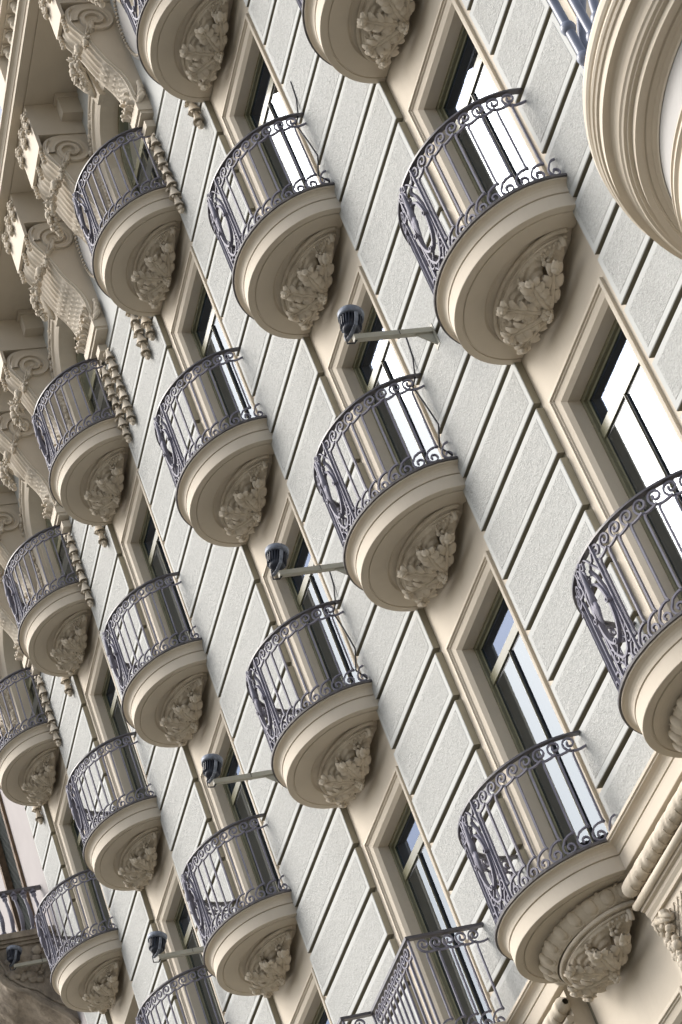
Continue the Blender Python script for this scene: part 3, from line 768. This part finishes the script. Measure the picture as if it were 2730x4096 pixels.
def side_label(c, s):
    n = 'gfedc'.index(c) + 1
    return '%s of the %s top balcony from left' % ('right' if s > 0 else 'left', ORD[n])
for c in 'gfedc':
    for s in (-1, 1):
        wide = (c == 'e' and s > 0) or (c == 'd' and s < 0)
        wd = 0.71 if wide else 0.36; xo = XC[c] + s * (1.275 if wide else 1.11)
        t = thing('scroll_bracket', '%scarved scroll bracket under the cornice, %s' % ('wide ' if wide else '', side_label(c, s)), 'scroll bracket', (xo, 0, 0), 'scroll brackets under the cornice')
        link('scroll', CONS[wd], t); link('fruit_swag', SWAG[wd], t); link('leaf_collar', COLLAR[wd], t)
        t2 = thing('cornice_block', '%scornice block with leaf drops, %s' % ('wide ' if wide else '', side_label(c, s)), 'cornice block', (xo, 0, 0), 'blocks under the cornice')
        link('block', MODI[wd], t2)
        for k in ([-1, 1] if not wide else [-1, 0.1, 1]):
            link('leaf_drop', CLUS, t2, (k*(wd/2-0.05), -0.71, 3.86)); link('bead_drop', KNOB, t2, (k*(wd/2-0.04), -0.675, 3.12))
        sb = MB(); w0, w1 = sorted((XC[c] + s*0.74, XC[c] + s*0.925)); sb.box(w0, w1, -0.28, 0.0, 3.62, 3.972); sb.box(w0-0.03, w1+0.03 if s < 0 else w1, -0.31, 0.0, 3.90, 3.970)
        o = build(sb, 'soffit_block', BEIGE); tag(o, 'stepped soffit block over the arch, %s' % side_label(c, s), 'soffit block', 'stepped blocks on the soffit')
        for k in ((0, 0.35) if wide else (0,)):
            xf = XC[c] + s * (1.10 + k)
            t3 = thing('flower_festoon', 'carved bellflower string%s, %s' % ((' nearer window' if k == 0 else ' farther from window') if wide else '', side_label(c, s)), 'festoon', (xf, -0.055, 0), 'carved bellflower festoons')
            for i in range(7): link('bellflower', BELL, t3, (0.004*sin(i*2.1), 0, 1.12 - 0.175*i), (0, 0, i*0.9), (1.3, 1.2, 1))
            link('berry_tip', BERRY, t3, (0, 0, 1.12 - 0.175*7 + 0.02))
    # flower band hugging the arch
for c in 'gfed':
    for s in (-1, 1):
        m = MB(); rnd = random.Random(c)
        for i in range(46):
            a = radians(8 + 62*i/45); r = 1.17
            m.ball((XC[c] + s*min(r*cos(a), 0.93) + rnd.uniform(-.02,.02), -0.03 - rnd.random()*0.04, ZS + 0.12*1 + r*sin(a)*0.92 - 0.25 + rnd.uniform(-.02,.02)), rnd.uniform(.02,.042), 7)
        for i in range(40):
            m.ball((XC[c] + s*(0.865 + rnd.uniform(-.03,.03)), -0.03 - rnd.random()*.04, 1.35 + i*0.028), rnd.uniform(.022,.042), 7)
        o = build(m, 'fruit_garland', CARVE); tag(o, 'carved fruit garland along the arch, %s' % side_label(c, s), 'garland', 'carved garlands beside the arches')
for c in 'gfed':
    m = MB(); m.add([(-0.09,-0.06,3.02),(0.09,-0.06,3.02),(0.09,0.02,3.02),(-0.09,0.02,3.02),(-0.15,-0.16,3.62),(0.15,-0.16,3.62),(0.15,0.02,3.62),(-0.15,0.02,3.62)], [(0,3,2,1),(4,5,6,7),(0,1,5,4),(1,2,6,5),(2,3,7,6),(3,0,4,7)])
    for k in range(7):
        a = -1.2 + 0.4*k; m.tube([(0.02*sin(a), -0.08, 3.10), (0.08*sin(a), -0.15, 3.30), (0.15*sin(a), -0.20, 3.52), (0.17*sin(a), -0.17, 3.60)], [0.02, 0.035, 0.04, 0.01], 6)
    o = build(m, 'keystone', CARVE, None, (XC[c], 0, 0)); tag(o, 'leafy keystone of the arch behind the %s top balcony from left' % ORD['gfed'.index(c)+1], 'keystone', 'keystones of the arches')
# oval shields between the bracket pairs
for i, (ca, cb) in enumerate((('c', 'd'), ('d', 'e'), ('e', 'f'), ('f', 'g'))):
    xm = (XC[ca] + XC[cb]) / 2; hw_ = (XC[ca] - XC[cb]) / 2 - 1.34 - (0.33 if ca == 'd' else 0)
    if hw_ < 0.15: hw_ = 0.2
    t = thing('shield', 'smooth oval shield with bead rope between the brackets in the %s bay from left' % ORD[4-i], 'shield', (xm, 0, 2.62), 'oval shields between the brackets')
    m = MB(); rows = []
    for j in range(37):
        a = 2*pi*j/36
        rows.append([(hw_*k*cos(a), -y, 0.72*k*sin(a)) for k, y in ((1.0, 0.0), (1.0, 0.035), (0.93, 0.055), (0.88, 0.03), (0.6, 0.06), (0.02, 0.075))])
    m.grid(rows, 0, True); build(m, 'disc', TURR, t)
    m = MB()
    for j in range(64):
        a = 2*pi*j/64; m.ball((hw_*0.90*cos(a), -0.055, 0.65*sin(a)), 0.021, 6)
    build(m, 'bead_rope', CARVE, t)['kind'] = 'stuff'

# cornice
t = thing('cornice', 'deep beige roof cornice with flat shaded soffit along the upper left', 'cornice', (0, 0, WALL_TOP))
m = MB(); zt = WALL_TOP
pr = [(0.10, zt), (-0.695, zt), (-0.70, zt+0.014), (-0.715, zt+0.014), (-0.72, zt), (-0.845, zt), (-0.848, zt+0.06), (-0.835, zt+0.065), (-0.835, zt+0.075), (-0.855, zt+0.08), (-0.865, zt+0.10), (-0.885, zt+0.125), (-0.915, zt+0.142), (-0.93, zt+0.145), (-0.932, zt+0.17), (-0.86, zt+0.20), (0.1, zt+0.24)]
m.prof_x([(y, z - WALL_TOP) for y, z in pr], X_END - 0.3, 8)
build(m, 'moulded_slab', BEIGE, t)
# roof balustrade above the cornice
t = thing('roof_balustrade', 'beige turned-baluster parapet above the cornice in the top left corner', 'balustrade')
x0 = XC['d'] - 0.86
m = MB(); m.box(x0 - 0.45, x0, -0.86, -0.45, 4.17, 5.15); m.box(x0-0.49, x0+0.03, -0.90, -0.41, 5.151, 5.3); build(m, 'pedestal', BEIGE, t)
m = MB(); m.box(x0+0.031, 8, -0.93, -0.50, 4.98, 5.12); m.box(x0+0.031, 8, -0.89, -0.54, 4.90, 4.979); build(m, 'top_rail', BEIGE, t)
m = MB(); m.box(x0+0.001, 8, -0.90, -0.52, 4.17, 4.27); build(m, 'base_rail', BEIGE, t)
rl = MB(); rl.tube([(0,0,4.27), (0,0,4.30), (0,0,4.33), (0,0,4.37), (0,0,4.43), (0,0,4.50), (0,0,4.58), (0,0,4.68), (0,0,4.74), (0,0,4.75), (0,0,4.775), (0,0,4.79), (0,0,4.83), (0,0,4.86)], [0.07, 0.07, 0.045, 0.062, 0.088, 0.085, 0.055, 0.038, 0.040, 0.058, 0.060, 0.042, 0.05, 0.08], 18)
rl.box(-.09, .09, -.09, .09, 4.86, 4.899)
RL = rl.mesh('turned_baluster', BEIGE)
for i in range(30): link('turned_baluster', RL, t, (x0 + 0.145 + 0.26*i, -0.72, 0))

# ---------------------------------------------------------------- spotlights
def fins():
    m = MB()
    for k in range(22):
        a = 2*pi*k/22; c_, s_ = cos(a), sin(a)
        m.add([(0.085*c_ - 0.004*s_, 0.085*s_ + 0.004*c_, -0.12), (0.122*c_ - 0.004*s_, 0.122*s_ + 0.004*c_, -0.09), (0.130*c_ - 0.004*s_, 0.130*s_ + 0.004*c_, 0.06), (0.085*c_ - 0.004*s_, 0.085*s_ + 0.004*c_, 0.06),
               (0.085*c_ + 0.004*s_, 0.085*s_ - 0.004*c_, -0.12), (0.122*c_ + 0.004*s_, 0.122*s_ - 0.004*c_, -0.09), (0.130*c_ + 0.004*s_, 0.130*s_ - 0.004*c_, 0.06), (0.085*c_ + 0.004*s_, 0.085*s_ - 0.004*c_, 0.06)],
              [(0,1,2,3),(7,6,5,4),(1,5,6,2),(0,4,5,1),(2,6,7,3)])
    return m.mesh('cooling_fins', LAMPM)
bm_ = MB(); bm_.tube([(0,0,-0.14),(0,0,-0.135),(0,0,-0.10),(0,0,0.06)], [0.06, 0.085, 0.098, 0.098], 24); LBODY = bm_.mesh('lamp_body', LAMPM)
hm = MB(); hm.grid([[(r*cos(2*pi*k/32), r*sin(2*pi*k/32), z) for r, z in ((0.100, 0.055), (0.143, 0.05), (0.150, 0.13), (0.141, 0.13), (0.135, 0.06))] for k in range(33)], 0, True)
hm.add([(0.136*cos(2*pi*k/32), 0.136*sin(2*pi*k/32), 0.075) for k in range(32)], [tuple(range(32))], 0); LHOOD = hm.mesh('lamp_hood', LAMPC)
FINS = fins()
br = MB(); br.ribbon([(-0.155, 0.02), (-0.158, -0.08), (-0.13, -0.17), (0.0, -0.20), (0.13, -0.17), (0.158, -0.08), (0.155, 0.02)], 0.008, 0.04); LBR = br.mesh('yoke', LAMPC)
def spotlight(xt, yt, zt, label, arm=True, ywall=0.0):
    t = thing('spotlight', label, 'spotlight', (xt, 0, zt), 'wall spotlights on cream arms')
    m = MB(); s = 0.028
    m.box(-s, s, yt - 0.04, ywall, -s, s); build(m, 'arm', CREAM, t)
    m = MB(); m.add([(-0.006, ywall-0.19, -s-0.001), (-0.006, ywall, -s-0.001), (-0.006, ywall, -s-0.15), (0.006, ywall-0.19, -s-0.001), (0.006, ywall, -s-0.001), (0.006, ywall, -s-0.15)], [(0,1,2),(5,4,3),(0,2,5,3),(1,0,3,4),(2,1,4,5)])
    m.box(-0.05, 0.05, ywall-0.008, ywall, -0.20, 0.05); build(m, 'gusset_plate', CREAM, t)
    h = link('lamp_body', LBODY, t, (0.0, yt, 0.195), (radians(-19), 0, radians(10)), (0.84, 0.84, 0.84))
    link('cooling_fins', FINS, h); link('lamp_hood', LHOOD, h); link('yoke', LBR, h)
    m = MB(); m.tube([(0.02, yt-0.02, 0.10), (-0.03, yt-0.10, 0.05), (-0.02, yt-0.11, -0.04), (0.0, yt-0.05, -0.06), (0.0, yt-0.01, -0.02)], 0.008, 6); build(m, 'power_lead', CABLE, t)
    m = MB()
    for k in range(3): m.tube([(-s-0.004, yt+0.40+0.008*k, -s-0.004), (-s-0.01, yt+0.40+0.008*k, s+0.004), (s+0.004, yt+0.41, s+0.004), (s+.004, yt+.41, -s-.004)], 0.003, 4)
    build(m, 'cable_tie', CABLE, t)
spotlight(0.715, -0.75, -5.95, 'dark finned spotlight on a cream arm, largest and uppermost of the five')
spotlight(-2.80, -0.75, -5.96, 'dark finned spotlight on a cream arm, second largest, just above picture centre left')
spotlight(-6.64, -0.75, -5.98, 'dark finned spotlight on a cream arm, middle one of the five')
spotlight(-10.62, -0.75, -6.00, 'dark finned spotlight on a cream arm, fourth and lowest on the grey facade')
spotlight(-17.95, -0.75, -1.96, 'small dark spotlight by the neighbouring balcony at the lower left edge', ywall=0.0)

# loose cables beside some balconies
for c, r, lab in (('b', '3', 'largest full balcony'), ('c', '3', 'balcony in the picture centre right'), ('c', '4', 'second-row balcony third from the top right'), ('d', '3', 'balcony below the second spotlight')):
    if c == 'b': continue
    x0 = XC[c] + XO + 0.99; z0 = ZB[r] + 0.283; m = MB()
    m.tube([(x0+0.10, -0.006, z0+1.45), (x0+0.06, -0.01, z0+1.22), (x0-0.0, -0.04, z0+1.03), (x0-0.01, -0.10, z0+0.92), (x0, -0.06, z0+0.7), (x0+0.04, -0.04, z0+0.4), (x0-0.01, -0.10, z0+0.17), (x0+0.03, -0.03, z0+0.03)], 0.009, 6)
    tag(build(m, 'cable', CABLE), 'loose cable tied down the right end of the %s' % {('c','3'): 'fourth third-row balcony', ('c','4'): 'fifth second-row balcony', ('d','3'): 'third third-row balcony'}[(c, r)], 'cable', 'loose cables')
# ---------------------------------------------------------------- rope lintels under the string course
def rope(x0, x1, lab):
    t = thing('rope_moulding', lab, 'moulding', (x0, 0, 0), 'rope mouldings')
    L = x1 - x0; m = MB(); N = int(L/0.012); rows = []
    for i in range(N+1):
        x = L*i/N; row = []
        env = min(1, (x+0.01)/0.07)**0.5 * min(1, (L-x+0.01)/0.07)**0.5
        for k in range(20):
            a = 2*pi*k/20
            r = 0.072*env*(1 + 0.10*abs(sin((x*22 + a)/2*1.0)) - 0.13*math.exp(-((((x*22 + a) / (2*pi)) % 1 - .5)/0.07)**2) + 0.05*sin(x*22 - a))
            row.append((x, -0.135 + r*cos(a), -11.62 + r*sin(a)))
        rows.append(row)
    m.grid(rows, 0, True, close=True); build(m, 'twisted_rope', CARVE, t)
    m = MB()
    for i in range(int(L/0.1427)):   # ribbon edges winding round the rope
        m.tube([(0.07 + i*0.1427 + 0.1427*j/12*1.0, -0.135 + 0.083*cos(-2*pi*j/12*0.5+0.5), -11.62 + 0.083*sin(-2*pi*j/12*0.5 + .5)) for j in range(-2, 13)], 0.006, 5)
    build(m, 'ribbon', CARVE, t)
    m = MB(); m.tube([(0.03, -0.135, -11.775), (L-0.03, -0.135, -11.775)], 0.034, 12)
    m.prof_x([(YS, -11.5), (-0.09, -11.5), (-0.09, -11.74), (-0.115, -11.80), (-0.115, -11.83), (-0.085, -11.84), (-0.085, -11.87), (-0.065, -11.90), (-0.065, -11.93), (YS, -11.93)], 0.04, L-0.04)
    build(m, 'rod_and_fillets', BEIGE, t)
    m = MB(); m.box(0.05, L-0.05, -0.03, YS-0.002, -12.6, -11.931)
    build(m, 'frieze_panel', BEIGE, t)
    m = MB(); rnd = random.Random(2)
    for s in (0.24, L-0.24):
        for i in range(60):
            v = rnd.random()**0.7; m.ball((s + rnd.uniform(-.13,.13)*(1.15-v), -0.06 - rnd.random()*.05*(1.2-v), -11.98 - 0.5*v), rnd.uniform(.018,.045), 8)
        for i in range(6): m.tube([(s + rnd.uniform(-.08,.08), -0.06, -12.0), (s+rnd.uniform(-.16,.16), -0.11, -12.02), (s+rnd.uniform(-.22,.22), -0.09, -12.1)], [0.03, 0.04, 0.01], 6)
    build(m, 'fruit_relief', CARVE, t)
    m = MB()
    for i in range(int(L/0.09)):
        for z in (-12.0, -12.09, -12.18):
            x = 0.08 + 0.09*i
            if x > L-0.1: continue
            m.tube([(x, -0.035, z), (x+0.09, -0.035, z-0.09)], 0.005, 4); m.tube([(x+0.09, -0.036, z), (x, -0.036, z-0.09)], 0.005, 4); m.ball((x, -.038, z), .011, 6)
    build(m, 'trellis', CARVE, t)
rope(0.02, 1.74, 'twisted rope lintel with fruit relief at the lower right corner')
rope(-3.50, -1.80, 'twisted rope lintel cut by the bottom edge below the egg-carved balcony')

# ---------------------------------------------------------------- round corner bay
t = thing('round_bay', 'big ringed underside of a round corner bay at the upper right edge', 'bay', (XC['a'] + 2.60, 0.12, 0))
def rev(mb, prof, a0=175, a1=400, n=150, mi=0, smooth=False):
    mb.grid([[(r*cos(radians(a0+(a1-a0)*i/n)), r*sin(radians(a0+(a1-a0)*i/n)), z) for r, z in prof] for i in range(n+1)], mi, smooth)
P1 = [(0.1, -9.95), (2.44, -9.95), (2.468, -9.965), (2.476, -9.995), (2.474, -10.03), (2.462, -10.045), (2.452, -10.05), (2.458, -10.07), (2.466, -10.085), (2.458, -10.10), (2.446, -10.105), (2.446, -10.115), (2.452, -10.122), (2.446, -10.135), (2.432, -10.14), (2.432, -10.195)]
P1 += [(2.40, -10.197), (2.385, -10.20), (2.37, -10.22), (2.36, -10.25), (2.355, -10.275), (2.365, -10.29), (2.352, -10.30), (2.345, -10.315), (2.325, -10.32), (2.322, -10.33), (2.305, -10.333), (2.296, -10.335), (2.296, -10.378),
       (2.25, -10.38), (2.245, -10.372), (2.235, -10.372), (2.228, -10.385), (2.195, -10.39), (2.19, -10.40), (2.17, -10.41), (2.165, -10.43), (2.165, -10.5)]
m = MB(); rev(m, [P1[i] for i in range(len(P1)-1)]); build(m, 'ringed_slab', BEIGE, t)
m = MB(); rev(m, [(2.16, -10.43), (2.16, -10.71)]); rev(m, [(2.10, -10.90), (2.10, -16)]); build(m, 'curved_wall', TURR, t)
m = MB(); rev(m, [(2.16, -10.69), (2.19, -10.70), (2.21, -10.712), (2.212, -10.725), (2.195, -10.735), (2.195, -10.745), (2.21, -10.755), (2.212, -10.775), (2.19, -10.79), (2.188, -10.81), (2.20, -10.815), (2.20, -10.88), (2.10, -10.90)]); build(m, 'lower_ring', BEIGE, t)
t = thing('tube_railing', 'thick blue-grey metal tubes of a railing at the upper right corner', 'railing', (XC['a'] + 2.60, 0.12, 0))
def post(ang, r, bend, name, balls, top=1.1):
    c_, s_ = cos(radians(ang)), sin(radians(ang)); m = MB(); pts = []; rad = []
    for i in range(24):
        z = i/23*top; rr = r - bend*0.16*(z/0.57)**1.6
        pts.append((rr*c_, rr*s_, -9.95 + z)); rad.append(0.030)
    m.tube(pts, rad, 14)
    for zb_ in balls: m.ball((r*c_, r*s_, -9.95+zb_), 0.050, 12)
    build(m, name, STEEL, t)
post(-102.6, 2.44, 0, 'post', (0.05, 0.32)); post(-103.6, 2.41, 1, 'bowed_baluster', (0.03,)); post(-98.8, 2.40, 0, 'post', (0.05,)); post(-95, 2.41, 1, 'bowed_baluster', (0.03,)); post(-91, 2.40, 0, 'post', (0.05,)); post(-87, 2.41, 1, 'bowed_baluster', (.03,))

# ---------------------------------------------------------------- neighbouring house at the lower left
t = thing('neighbour_house', 'pale older house with green shutter and carved balcony at the lower left edge', 'house', (-18.4, 0, 0))
m = MB(); m.box(-0.62, 0.70, 0.02, 0.5, -16, 4.5); m.box(-6, -1.75, 0.02, .5, -16, 4.5); m.box(-1.75, -0.62, 0.02, .5, 2.6, 4.5); m.box(-1.75, -0.62, 0.02, .5, -16, -1.4); build(m, 'wall', PINK, t)
m = MB(); m.box(-0.66, -0.56, -0.03, 0.30, -1.4, 2.65); m.box(-1.80, -1.70, -0.03, .3, -1.4, 2.65); build(m, 'window_surround', WOOD, t)
m = MB(); m.box(-0.70, -0.661, 0.05, 0.28, -1.4, 2.6); build(m, 'shutter_frame', SHUT, t)
sl = MB(); sl.add([(-0.5, 0.0, 0), (0.5, 0.0, 0), (0.5, 0.05, 0.035), (-0.5, 0.05, 0.035), (-0.5, 0.0, 0.01), (0.5, 0.0, 0.01), (0.5, 0.05, 0.045), (-0.5, 0.05, 0.045)], [(0,3,2,1),(4,5,6,7),(0,1,5,4),(1,2,6,5),(2,3,7,6),(3,0,4,7)])
SL = sl.mesh('shutter_slat', SHUT)
for i in range(76): link('shutter_slat', SL, t, (-1.22, 0.08, -1.35 + i*0.052))
m = MB(); m.box(-1.8, -0.6, 0.2, 0.3, -1.4, 2.6); build(m, 'shutter_back', SHUT, t)
t = thing('carved_balcony', 'old balcony with bulging iron balusters and carved stone bracket at the lower left edge', 'balcony', (-18.4, 0, -1.35))
m = MB(); m.box(-3.0, 0.42, -1.25, 0.02, -0.10, 0.0); m.box(-3.0, 0.38, -1.21, 0.02, -0.15, -0.101); m.box(-3, .34, -1.17, .02, -0.20, -.151); build(m, 'slab', OLDST, t)
m = MB(); m.box(-3.0, 0.27, -1.16, -1.08, 0.80, 0.85); m.box(0.19, 0.27, -1.079, 0.02, 0.80, 0.85); m.box(-3.0, 0.27, -1.155, -1.085, 0.04, 0.07); m.box(0.195, 0.265, -1.084, 0.02, 0.04, 0.07); build(m, 'handrail', RAIL, t)
bb = MB()
bb.tube([(0, 0, 0.06), (0, -0.03, 0.12), (0, -0.10, 0.22), (0, -0.12, 0.32), (0, -0.08, 0.48), (0, -0.03, 0.62), (0, 0, 0.74), (0, 0, 0.81)], [0.03, 0.028, 0.036, 0.036, 0.028, 0.024, 0.032, 0.045], 10)
for z in (0.09, 0.70): bb.ball((0, -0.01, z), 0.045, 10)
for k in range(6): bb.ball((0.04*cos(k), -0.01+0.04*sin(k), 0.76), 0.02, 6)
BB = bb.mesh('bulging_baluster', IRON)
for i in range(7): link('bulging_baluster', BB, t, (0.23, -0.12 - 0.16*i, 0), (0, 0, pi/2))
for i in range(1, 16): link('bulging_baluster', BB, t, (0.23 - 0.17*i, -1.12, 0))
m = MB()  # deep carved stone bracket
rows = []
for i in range(25):
    v = i/24; y = -1.10*(1 - v**1.6); z = -0.2 - 1.5*v**0.9 - 0.10*sin(pi*2*v); rows.append([(x, y + 0.05*noise.noise(Vector((x*4, v*6, 0))), z + 0.05*noise.noise(Vector((x*5, v*5, 3)))) for x in [-1.2 + 1.5*k/20 for k in range(21)]])
m.grid(rows, 0, True)
m.add([r[-1] for r in rows] + [(0.3, 0.02, -1.75), (0.3, 0.02, -0.2)], [tuple(range(27))])
build(m, 'carved_bracket', OLDST, t)
m = MB(); rnd = random.Random(8)
m.tube([(0.34, r[-1][1]-0.02, r[-1][2]) for r in rows], 0.05, 8); m.tube([(0.31, r[-1][1]+0.14, r[-1][2]+.03) for r in rows[:-4]], 0.025, 8)
for i in range(40): m.ball((0.30 + rnd.uniform(0,.03), -0.55 + rnd.uniform(-.35,.4), -0.55 + rnd.uniform(-.3,.25)), rnd.uniform(.03,.08), 8, sq=(.5, 1.2, 1))
build(m, 'bracket_scrolls', OLDST, t)
m = MB()
for i in range(30): m.ball((rnd.uniform(-.7,-.3), -0.04 - rnd.random()*.06, -1.05 + rnd.uniform(-.25,.2)), rnd.uniform(.03,.07), 8)
o = build(m, 'stone_wreath', OLDST, None, (-18.4, 0, -1.35)); tag(o, 'small weathered stone wreath on the pale wall at the bottom left edge', 'wreath')
